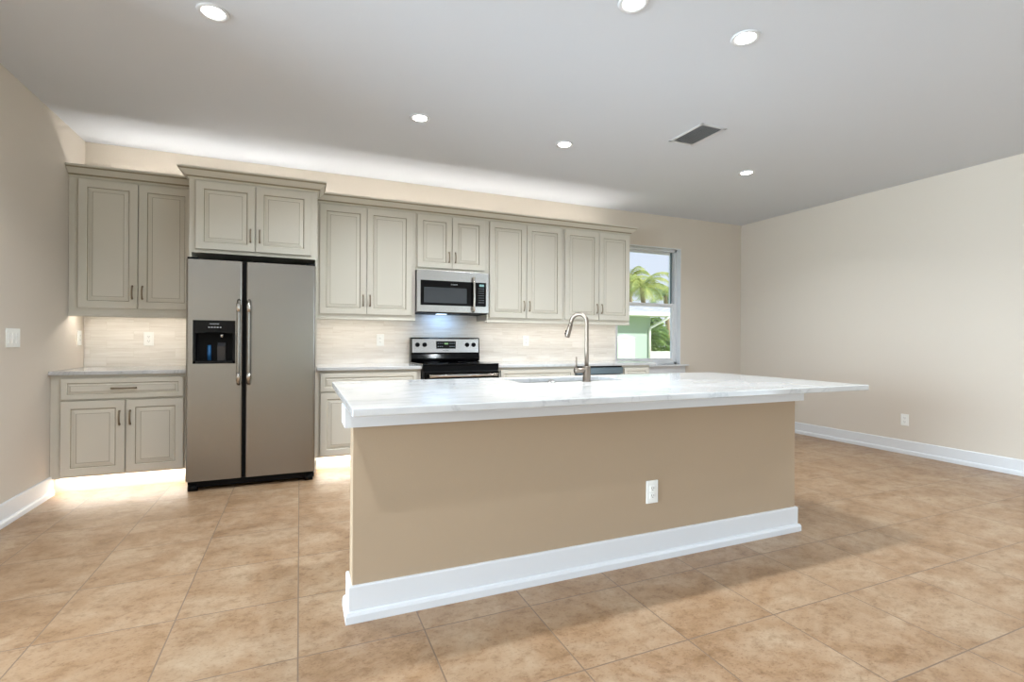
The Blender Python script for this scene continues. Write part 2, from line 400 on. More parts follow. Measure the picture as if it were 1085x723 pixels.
def crown(name, path, z0, parent, out_=1):
    """sweep the crown profile along an open 2-D path with mitred corners; the profile projects to the right of the travel direction"""
    b = MB(); pr = crown_pts(); rings = []
    for i, p in enumerate(path):
        p = Vector(p)
        dirs = []
        if i > 0: dirs.append((p - Vector(path[i - 1])).normalized())
        if i < len(path) - 1: dirs.append((Vector(path[i + 1]) - p).normalized())
        ns = [Vector((d.y, -d.x)) for d in dirs]
        if len(ns) == 1: off = ns[0]
        else: off = (ns[0] + ns[1]) / (1 + ns[0].dot(ns[1]))
        rings.append([b.bm.verts.new((p.x + off.x * a, p.y + off.y * a, z0 + h)) for a, h in pr])
    n_ = len(pr)
    gl_ = {3, 4, 8, 9}
    for r0, r1 in zip(rings, rings[1:]):
        for k in range(n_):
            f = b.bm.faces.new((r0[k], r0[(k + 1) % n_], r1[(k + 1) % n_], r1[k])); f.material_index = 1 if k in gl_ else 0
    b.bm.faces.new(rings[0]); b.bm.faces.new(rings[-1])
    return b.build(name, [CB, CG], parent)
def light_rail(x0, x1, yf, z0, z1, parent, ret=None):
    pr = [(yf + .02, z0), (yf - .004, z0), (yf - .008, z0 + .004), (yf - .008, z0 + .012), (yf - .002, z0 + .018), (yf, z1), (yf + .02, z1)]
    return MB().prism(pr, 'x', x0, x1).build('light_rail', CB, parent)

UF = 4.986   # face frame plane of the wall cabinets; door faces stand 2 cm in front
UD = UF - .02
# left wall cabinet
c = thing('wall_cabinet', (-1.25, 5.15, 1.37), 'tall two-door cream wall cabinet in the left corner above the short counter', 'cabinet')
carcass(XL + .002, -.817, UF, YW - .002, 1.37, 2.440, c)
door(-1.616, -1.226, 1.400, 2.418, UD, c, -1.258, 1.533)
door(-1.220, -.840, 1.400, 2.418, UD, c, -1.190, 1.533)
crown('crown_moulding', [(XL + .002, UF), (-.817, UF)], 2.434, c)
light_rail(XL + .002, -.817, UF, 1.330, 1.371, c)
# cabinet over the fridge with full-height side panels
FY = 4.66
c = thing('fridge_cabinet', (-.34, 5.0, 0), 'deep cream cabinet over the refrigerator with tall side panels and own crown', 'cabinet')
b = MB().box(-.815, .137, FY + .001, YW - .002, 1.850, 2.440); b.build('body', CB, c, .0015)
MB().box(-.815, -.797, FY + .001, YW - .002, 0, 1.850).build('side_panel', CB, c, .001)
MB().box(.121, .137, FY + .001, YW - .002, 0, 1.850).build('side_panel', CB, c, .001)
door(-.769, -.345, 1.878, 2.418, FY - .02, c, -.377, 2.008)
door(-.339, .086, 1.878, 2.418, FY - .02, c, -.309, 2.008)
crown('crown_moulding', [(-.815, UF - .074), (-.815, FY), (.137, FY), (.137, UF - .074)], 2.434, c)
# right run of wall cabinets
runs = [('tall two-door cream wall cabinet directly right of the refrigerator cabinet', .139, 1.062, (.167, .587), (.592, 1.025), 1.37, 1.400),
        ('short two-door cream wall cabinet above the microwave', 1.0635, 1.8235, (1.077, 1.434), (1.440, 1.790), 1.860, 1.890),
        ('tall two-door cream wall cabinet directly right of the microwave', 1.825, 2.745, (1.849, 2.279), (2.285, 2.722), 1.37, 1.400),
        ('tall two-door cream wall cabinet at the right end beside the window', 2.7465, 3.652, (2.763, 3.209), (3.215, 3.641), 1.37, 1.400)]
for lab, x0, x1, d0, d1, zb, zd in runs:
    c = thing('wall_cabinet', ((x0 + x1) / 2, 5.15, zb), lab, 'cabinet', 'wall cabinets in the right run')
    carcass(x0, x1, UF, YW - .002, zb, 2.440, c)
    hz = 1.533 if zd < 1.5 else 2.005
    door(*d0, zd, 2.420, UD, c, d0[1] - .030, hz); door(*d1, zd, 2.420, UD, c, d1[0] + .030, hz)
    if zd < 1.5:
        light_rail(x0, x1, UF, 1.345, 1.371, c)
c = crown('crown_moulding', [(.139, UF), (3.652, UF), (3.652, YW - .002)], 2.4345, None)
tag(c, 'long cream crown moulding along the top of the right run of wall cabinets', 'moulding')

BF = 4.685; BD = BF - .02
def base_cab(x0, x1, label, fronts, cat='cabinet', group=None, fill=0):
    c = thing('base_cabinet', ((x0 + x1) / 2, 5.0, 0), label, cat, group)
    b = MB(); b.box(x0, x1, BF + .001, YW - .002, .120, .8835); b.build('body', CB, c, .0015)
    b = MB(); b.box(x0, x1, BF + .075, BF + .095, 0, .120); b.build('toe_kick', CB, c)
    for f in fronts:
        if f[0] == 'drawer': drawer(*f[1:5], BD, c)
        else: door(*f[1:5], BD, c, f[5], .555)
    return c
base_cab(XL + .002, -.8165, 'cream base cabinet in the left corner with one drawer over two doors', [
    ('drawer', -1.614, -.845, .702, .858), ('door', -1.614, -1.227, .135, .688, -1.257), ('door', -1.219, -.845, .135, .688, -1.190)])
base_cab(.1385, 1.055, 'cream base cabinet between the refrigerator and the range', [
    ('drawer', .167, 1.020, .700, .856), ('door', .167, .590, .135, .688, .560), ('door', .597, 1.020, .135, .688, .627)], group='base cabinets in the right run')
base_cab(1.838, 2.730, 'cream base cabinet between the range and the dishwasher', [
    ('drawer', 1.865, 2.705, .700, .856), ('door', 1.865, 2.282, .135, .688, 2.252), ('door', 2.288, 2.705, .135, .688, 2.318)], group='base cabinets in the right run')
base_cab(3.335, 3.715, 'narrow cream base cabinet right of the dishwasher at the window end', [
    ('drawer', 3.360, 3.690, .700, .856), ('door', 3.360, 3.690, .135, .688, 3.392)], group='base cabinets in the right run')

# worktops along the back wall
def worktop(name, x0, x1, y0, y1, z0, z1, label):
    o_ = MB().box(x0, x1, y0, y1, z0, z1).build(name, M['quartz'], None, .003); return tag(o_, label, 'countertop')
CF = 4.652
worktop('countertop', XL + .002, -.8165, CF, YW - .002, .884, .914, 'short white quartz countertop left of the refrigerator')
worktop('countertop', .1385, 1.060, CF, YW - .002, .884, .914, 'short white quartz countertop between refrigerator and range')
worktop('countertop', 1.832, 3.787, CF, YW - .002, .884, .914, 'long white quartz countertop from the range to the window')
tag(MB().box(XL + .002, -.817, YW - .010, YW - .001, .9145, 1.3695).build('backsplash', M['splash']), 'pale horizontal stone backsplash in the left corner behind the short counter', 'backsplash')
tag(MB().box(.139, 3.678, YW - .010, YW - .001, .9145, 1.3695).box(1.064, 1.823, YW - .010, YW - .001, 1.3695, 1.43).build('backsplash', M['splash']), 'long pale horizontal stone backsplash behind the range and right counter', 'backsplash')

# ------------------------------------------------------------------ LED strips
def led(name, x0, x1, y, z, up, watts, label, group, col=STRIP_COL, depth=.010, spread=None):
    o_ = MB().box(x0, x1, y - depth / 2, y + depth / 2, z - .003, z + .003).build(name, M['strip']); tag(o_, label, 'light', group)
    light('strip_light', 'AREA', ((x0 + x1) / 2, y, z + (.006 if up else -.006)), watts * (x1 - x0), col, rot=(math.pi if up else 0, 0, 0), size=x1 - x0, size_y=.02, parent=o_, spread=spread)
    return o_
led('led_strip', XL + .12, -.82, 5.07, 2.4436, True, COVE_W, 'glowing strip light on top of the left corner wall cabinet', 'strip lights above the cabinets', COVE_COL)
led('led_strip', -.80, .12, 5.08, 2.4436, True, COVE_W, 'glowing strip light on top of the refrigerator cabinet', 'strip lights above the cabinets', COVE_COL)
led('led_strip', .15, 3.45, 5.08, 2.4436, True, COVE_W * .8, 'long glowing strip light on top of the right run of wall cabinets', 'strip lights above the cabinets', COVE_COL)
led('led_strip', XL + .03, -.84, 5.075, 1.3665, False, UNDER_W, 'warm strip light under the left corner wall cabinet', 'strip lights under the wall cabinets')
led('led_strip', .16, 1.04, 5.075, 1.3665, False, UNDER_W, 'warm strip light under the wall cabinet right of the refrigerator', 'strip lights under the wall cabinets', (.75, .70, .64))
led('led_strip', 1.85, 3.62, 5.075, 1.3665, False, UNDER_W, 'strip light under the wall cabinets between microwave and window', 'strip lights under the wall cabinets', (.7, .67, .64))
led('led_strip', XL + .04, -.82, 4.735, .1165, False, TOE_W, 'bright toe-kick strip light under the left corner base cabinet', 'strip lights in the toe kicks')
led('led_strip', .15, 1.04, 4.735, .1165, False, TOE_W, 'bright toe-kick strip light under the base cabinet right of the refrigerator', 'strip lights in the toe kicks')
led('led_strip', 1.85, 2.72, 4.735, .1165, False, TOE_W, 'toe-kick strip light under the base cabinet behind the island', 'strip lights in the toe kicks')

# ------------------------------------------------------------------ refrigerator
c = thing('refrigerator', (-.335, 4.85, 0), 'stainless steel side-by-side refrigerator with black ice and water dispenser', 'refrigerator')
FX0, FX1, F0 = -.787, .119, 4.40
MB().box(FX0 + .004, FX1 - .004, 4.475, 5.26, .045, 1.752, .004).build('body', M['steel_side'], c)
def fridge_door(x0, x1, name, cut=None):
    b = MB(); r_ = .018; pts = []   # plan outline with rounded front edges and a faint bow
    n_ = 6
    for i in range(n_ + 1):
        a = math.pi / 2 * i / n_; pts.append((x0 + r_ - r_ * math.cos(a), F0 + r_ - r_ * math.sin(a)))
    for i in range(n_ + 1):
        a = math.pi / 2 * i / n_; pts.append((x1 - r_ + r_ * math.sin(a), F0 + r_ - r_ * math.cos(a)))
    pts += [(x1, 4.470), (x0, 4.470)]
    if not cut: b.prism(pts, 'z', .079, 1.760)
    else:
        cx0, cx1, cz0, cz1 = cut
        b.prism(pts, 'z', .079, cz0); b.prism(pts, 'z', cz1, 1.760)
        half = len(pts)
        lp = pts[:n_ + 1] + [(cx0, F0), (cx0, 4.470), (x0, 4.470)]; rp = [(cx1, F0)] + pts[n_ + 1:2 * n_ + 2] + [(x1, 4.470), (cx1, 4.470)]
        b.prism(lp, 'z', cz0, cz1); b.prism(rp, 'z', cz0, cz1)
    o_ = b.build(name, M['steel'], c); return o_
DC = (-.741, -.459, .969, 1.300)
dl = fridge_door(FX0, -.4105, 'freezer_door', DC); dr = fridge_door(-.3885, FX1, 'fridge_door')
dl.name = 'door'; dr.name = 'door'
MB().box(-.4095, -.3895, 4.425, 4.472, .079, 1.755).build('door_gasket', M['blackm'], c)
# dispenser: bezel, control panel, niche, paddle, spout, tray
d = MB()
x0, x1, z0, z1 = DC
d.box(x0, x0 + .018, F0 - .004, F0 + .02, z0, z1, .002).box(x1 - .018, x1, F0 - .004, F0 + .02, z0, z1, .002).box(x0, x1, F0 - .004, F0 + .02, z0, z0 + .022, .002).box(x0 + .01, x1 - .01, F0 - .003, F0 + .03, z1 - .098, z1, .002)
disp = d.build('dispenser', M['black'], dl)
MB().box(x0 + .017, x1 - .017, F0 + .062, F0 + .068, z0, z1 - .09).box(x0 + .012, x0 + .019, F0 + .01, F0 + .066, z0, z1 - .09).box(x1 - .019, x1 - .012, F0 + .01, F0 + .066, z0, z1 - .09).box(x0 + .012, x1 - .012, F0 + .01, F0 + .066, z0, z0 + .008).build('niche', M['blackm'], disp)
MB().tube([(-.640, F0 + .052, .995), (-.640, F0 + .045, 1.11)], [.015, .012], 12).build('water_paddle', mat('clear_blue_paddle', (40, 92, 140), .15), disp)
MB().prism([(F0 + .06, .99), (F0 + .045, .99), (F0 + .035, 1.10), (F0 + .06, 1.13)], 'x', -.585, -.530).build('ice_paddle', mat('charcoal_paddle', (48, 48, 50), .3), disp)
MB().tube([(-.553, F0 + .03, 1.205), (-.553, F0 + .03, 1.170)], .014, 12).build('spout', M['chrome'], disp)
MB().prism([(x0 + .03, 1.196), (x0 + .10, 1.213), (x1 - .10, 1.213), (x1 - .03, 1.196), (x1 - .03, 1.203), (x0 + .03, 1.203)], 'y', F0 - .006, F0 - .002).build('panel_lip', M['blackm'], disp)
for i in range(5): MB().box(-.640 + i * .019, -.630 + i * .019, F0 - .0042, F0 - .0028, 1.243, 1.250).build('button', M['ink'], disp)
text('maker_mark', 'FRIGIDAIRE', .0125, (-.600, F0 - .0035, 1.272), (math.pi / 2, 0, 0), M['ink'], disp)
for hx in (-.4345, -.3640):
    dd = dl if hx < -.4 else dr
    b = MB()
    pts = [(hx, F0 + .002, .808), (hx, F0 - .030, .815), (hx, F0 - .048, .84)] + [(hx, F0 - .052, .84 + .585 * i / 8) for i in range(1, 8)] + [(hx, F0 - .048, 1.425), (hx, F0 - .030, 1.452), (hx, F0 + .002, 1.459)]
    b.tube(pts, .0125, 14)
    ho = b.build('handle', M['steel'], dd)
    for zz in (.868, 1.398): MB().tube([(hx, F0 - .052, zz - .030), (hx, F0 - .052, zz + .030)], .0145, 14).build('handle_collar', M['chrome'], dd)
MB().box(FX0 + .012, FX1 - .012, 4.435, 4.50, .028, .073, .004).build('base_grille', M['blackm'], c)
for xx in (FX0 + .045, FX1 - .045): MB().tube([(xx - .030, 4.44, .026), (xx + .030, 4.44, .026)], .026, 16).build('roller_foot', M['blackm'], c)
MB().box(FX0 + .004, FX1 - .004, 4.50, 5.2, .010, .045).build('base_pan', M['blackm'], c)
for xx in (FX0 + .004, FX1 - .074): MB().box(xx, xx + .07, 4.42, 4.52, 1.7605, 1.778, .004).build('hinge_cover', M['blackm'], c)
MB().box(FX0 + .02, FX1 - .02, 4.50, 5.2, 1.752, 1.775).build('top_cover', M['blackm'], c)

# ------------------------------------------------------------------ microwave
c = thing('microwave', (1.445, 5.1, 1.432), 'stainless over-the-range microwave with black glass and chrome bar handle', 'microwave')
MX0, MX1, MY = 1.0655, 1.8215, 4.912
MB().box(MX0, MX1, MY + .03, YW - .0115, 1.4340, 1.8580, .003).build('body', M['steel_side'], c)
b = MB().box(MX0, MX1, MY + .002, MY + .029, 1.440, 1.8580, .004); fr = b.build('front', M['steel2'], c)
MB().box(1.100, 1.790, MY - .003, MY + .003, 1.508, 1.757, .003).build('black_glass', M['black'], c)
MB().box(1.133, 1.578, MY - .0042, MY - .002, 1.532, 1.688, .001).build('door_window', M['glassdark'], c)
b = MB(); hx = 1.648; b.tube([(hx, MY + .003, 1.800), (hx, MY - .028, 1.797)] + [(hx, MY - .030 - .012 * math.sin(math.pi * i / 8), 1.785 - .315 * i / 8) for i in range(9)] + [(hx, MY - .028, 1.458), (hx, MY + .003, 1.455)], .0125, 12)
b.build('handle', M['chrome'], c)
MB().box(1.715, 1.765, MY - .0042, MY - .002, 1.715, 1.738).build('display', M['led_green'], c)
kp = MB()
for r_ in range(7):
    for q in range(3): kp.box(1.708 + q * .022, 1.720 + q * .022, MY - .0040, MY - .002, 1.690 - r_ * .024, 1.697 - r_ * .024)
kp.build('keypad', mat('dim_key_print', (110, 116, 122), .4), c)
text('maker_mark', 'FRIGIDAIRE', .014, (1.445, MY - .0036, 1.722), (math.pi / 2, 0, 0), M['ink'], c)
MB().box(MX0 + .01, MX1 - .01, MY + .03, YW - .05, 1.428, 1.4345).build('underside_grille', M['blackm'], c)
MB().box(1.30, 1.40, 5.02, 5.10, 1.424, 1.429).build('cooktop_lamp', mat('lit_cool_lens', (255, 255, 255), .4, emit=(.6, .8, 1), es=2), c)
light('cooktop_light', 'AREA', (1.40 - 1.445, 5.17 - 5.1, 1.422 - 1.432), .7, (.30, .56, 1), rot=(.30, 0, 0), size=.30, size_y=.05, parent=c)

# ------------------------------------------------------------------ range
c = thing('range', (1.445, 4.95, 0), 'freestanding black and stainless electric range with rear control panel', 'stove')
RX0, RX1 = 1.068, 1.824
MB().box(RX0, RX1, 4.645, 5.296, .05, .893).build('body', M['steel_side'], c, .002)
MB().box(RX0 - .006, RX1 + .002, 4.625, 5.24, .9155, .930, .004).build('cooktop', M['black'], c)
MB().box(RX0, RX1, 4.630, 4.66, .862, .9155, .002).build('vent_trim', M['blackm'], c)
for x_, y_, r_ in ((1.25, 4.79, .10), (1.64, 4.79, .08), (1.25, 5.06, .08), (1.64, 5.06, .10)):
    MB().lathe([(r_, 0), (r_, .0006), (r_ - .004, .0006), (r_ - .004, 0)], (x_, y_, .930), seg=40).build('burner_ring', mat('grey_burner_print', (60, 60, 64), .3), c)
# oven door
dd = MB().box(RX0 + .004, RX1 - .004, 4.605, 4.643, .255, .855, .004).build('oven_door', M['black'], c)
MB().box(RX0 + .004, RX1 - .004, 4.603, 4.606, .255, .38).build('door_skirt', M['steel'], dd)
MB().box(RX0 + .14, RX1 - .14, 4.6035, 4.606, .42, .70).build('door_window', M['glassdark'], dd)
b = MB().tube([(RX0 + .04, 4.555, .822), (RX1 - .04, 4.555, .822)], .014, 14)
for xx in (RX0 + .07, RX1 - .07): b.tube([(xx, 4.555, .822), (xx, 4.606, .822)], .010, 10)
b.build('handle', M['chrome'], dd)
MB().box(RX0 + .004, RX1 - .004, 4.612, 4.643, .075, .245, .004).build('storage_drawer', M['steel'], c)
for xx in (RX0 + .05, RX1 - .05):
    for yy in (4.70, 5.22): MB().tube([(xx, yy, 0), (xx, yy, .052)], .016, 12).build('foot', M['blackm'], c)
# backguard with sloped front
MB().prism([(5.245, .930), (5.205, .935), (5.198, .960), (5.212, 1.010), (5.205, 1.018), (5.216, 1.176), (5.226, 1.184), (5.300, 1.184), (5.300, .895), (5.245, .895)], 'x', RX0, RX1).build('backguard', M['black'], c, .003)
bp = MB(); bp.prism([(5.2035, 1.024), (5.2125, 1.170), (5.218, 1.170), (5.209, 1.024)], 'x', RX0 + .012, RX1 - .012); cp = bp.build('control_panel', M['steel2'], c, .002)
def py(z): return 5.2035 + (z - 1.024) * (.009 / .146)
MB().box(1.338, 1.552, py(1.10) - .006, py(1.10) + .004, 1.066, 1.146, .003).build('clock_panel', M['black'], cp)
MB().box(1.425, 1.468, py(1.10) - .0072, py(1.10) - .005, 1.112, 1.128).build('display', mat('dim_green_display', (30, 50, 30), .3, emit=(.5, .9, .4), es=.35), cp)
M['touch'] = mat('dim_touch_print', (110, 116, 122), .4)
for q, xx in enumerate((1.352, 1.374, 1.396, 1.482, 1.504, 1.526)):
    for zz in (1.118, 1.086): MB().box(xx, xx + .013, py(1.1) - .0068, py(1.1) - .005, zz, zz + .008).build('touch_key', M['touch'], cp)
text('maker_mark', 'FRIGIDAIRE', .014, (1.445, py(1.045) - .0008, 1.046), (math.pi / 2, 0, 0), mat('grey_print', (90, 90, 90), .4), cp)
for xx in (1.137, 1.213, 1.682, 1.756):
    k = MB().lathe([(.024, 0), (.024, -.006), (.019, -.010), (.017, -.026), (.014, -.028)], (xx, py(1.108), 1.108), 'y', 24).build('knob', M['blackm'], cp)
    MB().box(xx - .0025, xx + .0025, py(1.108) - .030, py(1.108) - .020, 1.094, 1.124).build('knob_grip', M['blackm'], k)

# ------------------------------------------------------------------ dishwasher
c = thing('dishwasher', (3.032, 4.98, 0), 'stainless dishwasher under the counter between two base cabinets', 'dishwasher')
MB().box(2.738, 3.328, 4.70, 5.27, .10, .868).build('tub', M['steel_side'], c)
MB().box(2.738, 3.328, 4.650, 4.698, .115, .790, .004).build('door', M['steel'], c)
MB().box(2.738, 3.328, 4.652, 4.698, .795, .866, .004).build('control_strip', mat('slate_blue_steel', (104, 118, 126), .3, .7), c)
MB().box(2.745, 3.321, 4.666, 4.70, .868, .8825).build('top_gap', M['blackm'], c)
MB().tube([(2.80, 4.628, .755), (3.27, 4.628, .755)], .010, 10).tube([(2.83, 4.628, .755), (2.83, 4.652, .755)], .008, 8).tube([(3.24, 4.628, .755), (3.24, 4.652, .755)], .008, 8).build('handle', M['chrome'], c)
MB().box(2.742, 3.324, 4.755, 4.79, 0, .11).build('toe_plate', M['blackm'], c)

# ------------------------------------------------------------------ island
c = thing('kitchen_island', (1.5, 2.6, 0), 'long kitchen island with beige half wall and tall white baseboard', 'island')
IX0, IX1, IY0, IY1 = .204, 2.812, 2.150, 2.262
MB().box(IX0, IX1, IY0, IY1, 0, .8835).build('half_wall', M['shaded_wall'], c, .002)
def wrap(prof, z0=0):   # trim wrapped round three sides of the half wall with mitred corners
    b = MB(); path = [(IX0, IY1 + .03), (IX0, IY0), (IX1, IY0), (IX1, IY1 + .03)]; rings = []
    offs = [(-1, 0), (-1, -1), (1, -1), (1, 0)]
    for p, o_ in zip(path, offs): rings.append([b.bm.verts.new((p[0] + o_[0] * a, p[1] + o_[1] * a, z0 + h)) for a, h in prof])
    n_ = len(prof)
    for r0, r1 in zip(rings, rings[1:]):
        for k in range(n_): b.bm.faces.new((r0[k], r0[(k + 1) % n_], r1[(k + 1) % n_], r1[k]))
    b.bm.faces.new(rings[0]); b.bm.faces.new(rings[-1]); return b
wrap([(0, 0), (.027, 0), (.027, .030), (.022, .042), (.013, .045), (.013, .141), (.010, .146), (0, .146)]).build('baseboard', M['trim'], c)
wrap([(0, .802), (.034, .802), (.034, .8835), (0, .8835)]).build('apron_trim', M['trim'], c)
MB().box(.320, .338, IY1, 3.010, .10, .8835).box(2.682, 2.700, IY1, 3.010, .10, .8835).box(.338, 2.682, IY1, IY1 + .012, .10, .8835).box(.338, 2.682, IY1, 3.010, .10, .118).box(.338, 2.682, 2.992, 3.010, .118, .8835).build('cabinet_body', CB, c)
MB().box(.320, 2.700, IY1, 2.935, 0, .10).build('toe_kick', CB, c)
xs = [.325, .79, 1.17, 1.95, 2.32, 2.695]
for a, b_ in zip(xs, xs[1:]):
    if b_ - a > .6:
        door(a + .01, (a + b_) / 2 - .003, .125, .86, 3.031, c, flip=-1); door((a + b_) / 2 + .003, b_ - .01, .125, .86, 3.031, c, flip=-1)
    else: door(a + .01, b_ - .01, .125, .86, 3.031, c, flip=-1)
# worktop with sink cut-out
TX0, TX1, TY0, TY1 = .173, 3.033, 1.850, 3.070
SX0, SX1, SY0, SY1 = 1.200, 1.914, 2.634, 2.958
def slab(x0, x1, y0, y1, hx0, hx1, hy0, hy1, z0, z1):
    b = MB(); bm = b.bm; X = [x0, hx0, hx1, x1]; Y_ = [y0, hy0, hy1, y1]
    V = {(i, j, k): bm.verts.new((X[i], Y_[j], z)) for i in range(4) for j in range(4) for k, z in enumerate((z0, z1))}
    for i in range(3):
        for j in range(3):
            if i == 1 and j == 1: continue
            for k in (0, 1): bm.faces.new((V[i, j, k], V[i + 1, j, k], V[i + 1, j + 1, k], V[i, j + 1, k]))
    for i in range(3):
        for j in (0, 3): bm.faces.new((V[i, j, 0], V[i + 1, j, 0], V[i + 1, j, 1], V[i, j, 1])); bm.faces.new((V[j, i, 0], V[j, i + 1, 0], V[j, i + 1, 1], V[j, i, 1]))
    for j in (1, 2):
        bm.faces.new((V[1, j, 0], V[2, j, 0], V[2, j, 1], V[1, j, 1])); bm.faces.new((V[j, 1, 0], V[j, 2, 0], V[j, 2, 1], V[j, 1, 1]))
    return b
o_ = slab(TX0, TX1, TY0, TY1, SX0, SX1, SY0, SY1, .884, .914).build('island_countertop', M['quartz'], None, .004)
tag(o_, 'large white marble-look countertop on the island overhanging at the right end', 'countertop')
# sink hung under the cut-out
c = thing('sink', ((SX0 + SX1) / 2, (SY0 + SY1) / 2, .68), 'undermount stainless steel sink set in the island countertop', 'sink')
def bowl(x0, x1, y0, y1, zt, zb, t_):
    b = MB(); b.box(x0 - t_, x0, y0 - t_, y1 + t_, zb, zt).box(x1, x1 + t_, y0 - t_, y1 + t_, zb, zt).box(x0, x1, y0 - t_, y0, zb, zt).box(x0, x1, y1, y1 + t_, zb, zt).box(x0 - t_, x1 + t_, y0 - t_, y1 + t_, zb - t_, zb); return b
bowl(SX0 - .004, SX1 + .004, SY0 - .004, SY1 + .004, .8835, .69, .006).build('basin', M['sinksteel'], c)
MB().lathe([(.045, .0005), (.045, .003), (.038, .004), (.030, .002), (.004, .001)], (1.557, 2.82, .69)).build('drain', M['chrome'], c)
# faucet
FXc, FYc = 1.590, 2.590
c = thing('faucet', (FXc, FYc, .914), 'tall brushed nickel gooseneck pull-down faucet on the island', 'faucet')
M['fauc'] = mat('satin_nickel_faucet', (136, 125, 114), .36, 1)
MB().lathe([(.026, 0), (.026, .004), (.0235, .006), (.0235, .092), (.022, .094), (.004, .094)], (FXc, FYc, .914)).build('base', M['fauc'], c)
# direction of spout: towards the sink (+y), slightly to the left
sd = Vector((-.62, .785, 0)).normalized()
def fp(d_, z): return (FXc + sd.x * d_, FYc + sd.y * d_, .914 + z)
zc_, R_ = .357, .050
pts = [fp(0, .09), fp(0, .18), fp(0, .28), fp(0, zc_)] + [fp(R_ - R_ * math.cos(a), zc_ + R_ * math.sin(a)) for a in [math.radians(170) * i / 14 for i in range(1, 15)]]
endp = Vector(pts[-1]); d_ = (Vector(pts[-1]) - Vector(pts[-2])).normalized(); pts.append(tuple(endp + d_ * .02))
MB().tube(pts, .0125, 16).build('neck', M['fauc'], c)
s0 = endp + d_ * .018; s1 = s0 + d_ * .085
hd = MB().tube([tuple(s0), tuple(s0 + d_ * .02), tuple(s0 + d_ * .075), tuple(s1)], [.0125, .0150, .0160, .0145], 16).build('spray_head', M['fauc'], c)
q = s0 + d_ * .045; bt = Vector((-sd.x * -1, -sd.y * -1, 0))
MB().tube([tuple(q + bt * .010), tuple(q + bt * .021)], .006, 10).tube([tuple(q + d_ * .016 + bt * .010), tuple(q + d_ * .016 + bt * .021)], .006, 10).build('spray_button', M['blackm'], hd)
MB().tube([(FXc, FYc, .914 + .068), (FXc - .078, FYc + .010, .914 + .068)], .0165, 16).build('handle_barrel', M['fauc'], c)
MB().tube([(FXc - .066, FYc + .009, .914 + .075), (FXc - .066, FYc + .009, .914 + .150)], [.0055, .0050], 10).build('handle_lever', M['fauc'], c)
tag(MB().lathe([(.024, 0), (.024, .004), (.021, .007), (.0165, .007), (.0165, .016), (.014, .018), (.004, .018)], (1.350, 2.585, .9142)).build('air_switch', M['chrome']), 'small round chrome push button on the island beside the sink', 'button')

# ------------------------------------------------------------------ outlets and switches
def outlet(loc, face, label, kind='duplex'):
    """face: angle so that local -y is the outward normal"""
    c = thing('power_outlet', loc, label, 'outlet', None, face)
    m4 = wm(c)
    def put(b, name, ms, par): b.bm.transform(m4); return b.build(name, ms, par)
    put(MB().box(-.037, .037, -.006, 0, -.060, .060, .0025), 'plate', M['white_plastic'], c)
    for s_ in (-1, 1):
        r_ = put(MB().box(-.0165, .0165, -.009, -.004, s_ * .0195 - .0145, s_ * .0195 + .0145, .002), 'receptacle', M['white_plastic'], c)
        b = MB(); z_ = s_ * .0195
        b.box(-.0075, -.0055, -.0096, -.0085, z_ - .002, z_ + .007).box(.0055, .0075, -.0096, -.0085, z_ - .002, z_ + .006).box(-.002, .002, -.0096, -.0085, z_ - .010, z_ - .006)
        put(b, 'slots', M['dark'], r_)
    return c
outlet((1.725, IY0 - .0005, .361), 0, 'white power outlet on the beige half wall of the island')
outlet((-1.223, YW - .0105, 1.155), 0, 'white power outlet on the stone backsplash left of the refrigerator')
outlet((.770, YW - .0105, 1.155), 0, 'white power outlet on the backsplash between refrigerator and range')
outlet((2.431, YW - .0105, 1.155), 0, 'white power outlet on the backsplash right of the range behind the faucet')
outlet((XR - .0005, 3.193, .353), math.radians(-90), 'white power outlet low on the right wall')
outlet((XL + .0005, 5.205, 1.160), math.radians(90), 'white power outlet on the left wall beside the corner backsplash')
c = thing('light_switch', (XL + .0005, 4.163, 1.158), 'white three-rocker light switch plate on the left wall', 'light switch', None, math.radians(90)); m4 = wm(c)
b = MB().box(-.082, .082, -.006, 0, -.060, .060, .0025); b.bm.transform(m4); b.build('plate', M['white_plastic'], c)
for q in (-.046, 0, .046):
    b = MB(); b.mi = 0; b.prism([(-.0085, -.033), (-.0115, -.001), (-.0075, .033), (-.004, .033), (-.004, -.033)], 'x', q - .0165, q + .0165); b.bm.transform(m4); b.build('rocker', M['white_plastic'], c)

# ------------------------------------------------------------------ ceiling lights and vent
def can(loc, label):
    c = thing('recessed_ceiling_light', (0, 0, H), label, 'ceiling light', 'recessed ceiling lights')
    MB().lathe([(.050, 0), (.052, -.003), (.060, -.007), (.073, -.006), (.076, 0)], (0, 0, H)).build('trim_ring', M['trim'], c)
    MB().lathe([(.0505, -.0005), (.0505, -.003), (.035, -.0038), (.004, -.004)], (0, 0, H)).build('lens', M['lens'], c)
    light('lamp', 'AREA', (0, 0, -.010), CAN_W, CAN_COL, size=.10, shape='DISK', parent=c, spread=math.radians(140))
    return c
proto = can(None, '')
cans = [(-.414, 2.941, 'recessed ceiling light at the upper left, nearest the left wall'),
        (1.501, 2.030, 'recessed ceiling light cut by the top edge of the view'),
        (2.236, 2.019, 'large-looking recessed ceiling light nearest the top right, right of the cut one'),
        (.821, 3.719, 'recessed ceiling light over the aisle in front of the tall cabinets beside the refrigerator'),
        (2.055, 3.725, 'recessed ceiling light over the aisle midway between microwave and ceiling vent'),
        (4.038, 3.624, 'farthest recessed ceiling light, right of the vent toward the room corner'),
        (-.414, .6, 'added unseen recessed ceiling light behind the viewpoint on the left'),  # unseen lamp added for the room's brightness
        (4.3, .9, 'added unseen recessed ceiling light behind the viewpoint on the right')]  # another unseen lamp, added for its light on the right
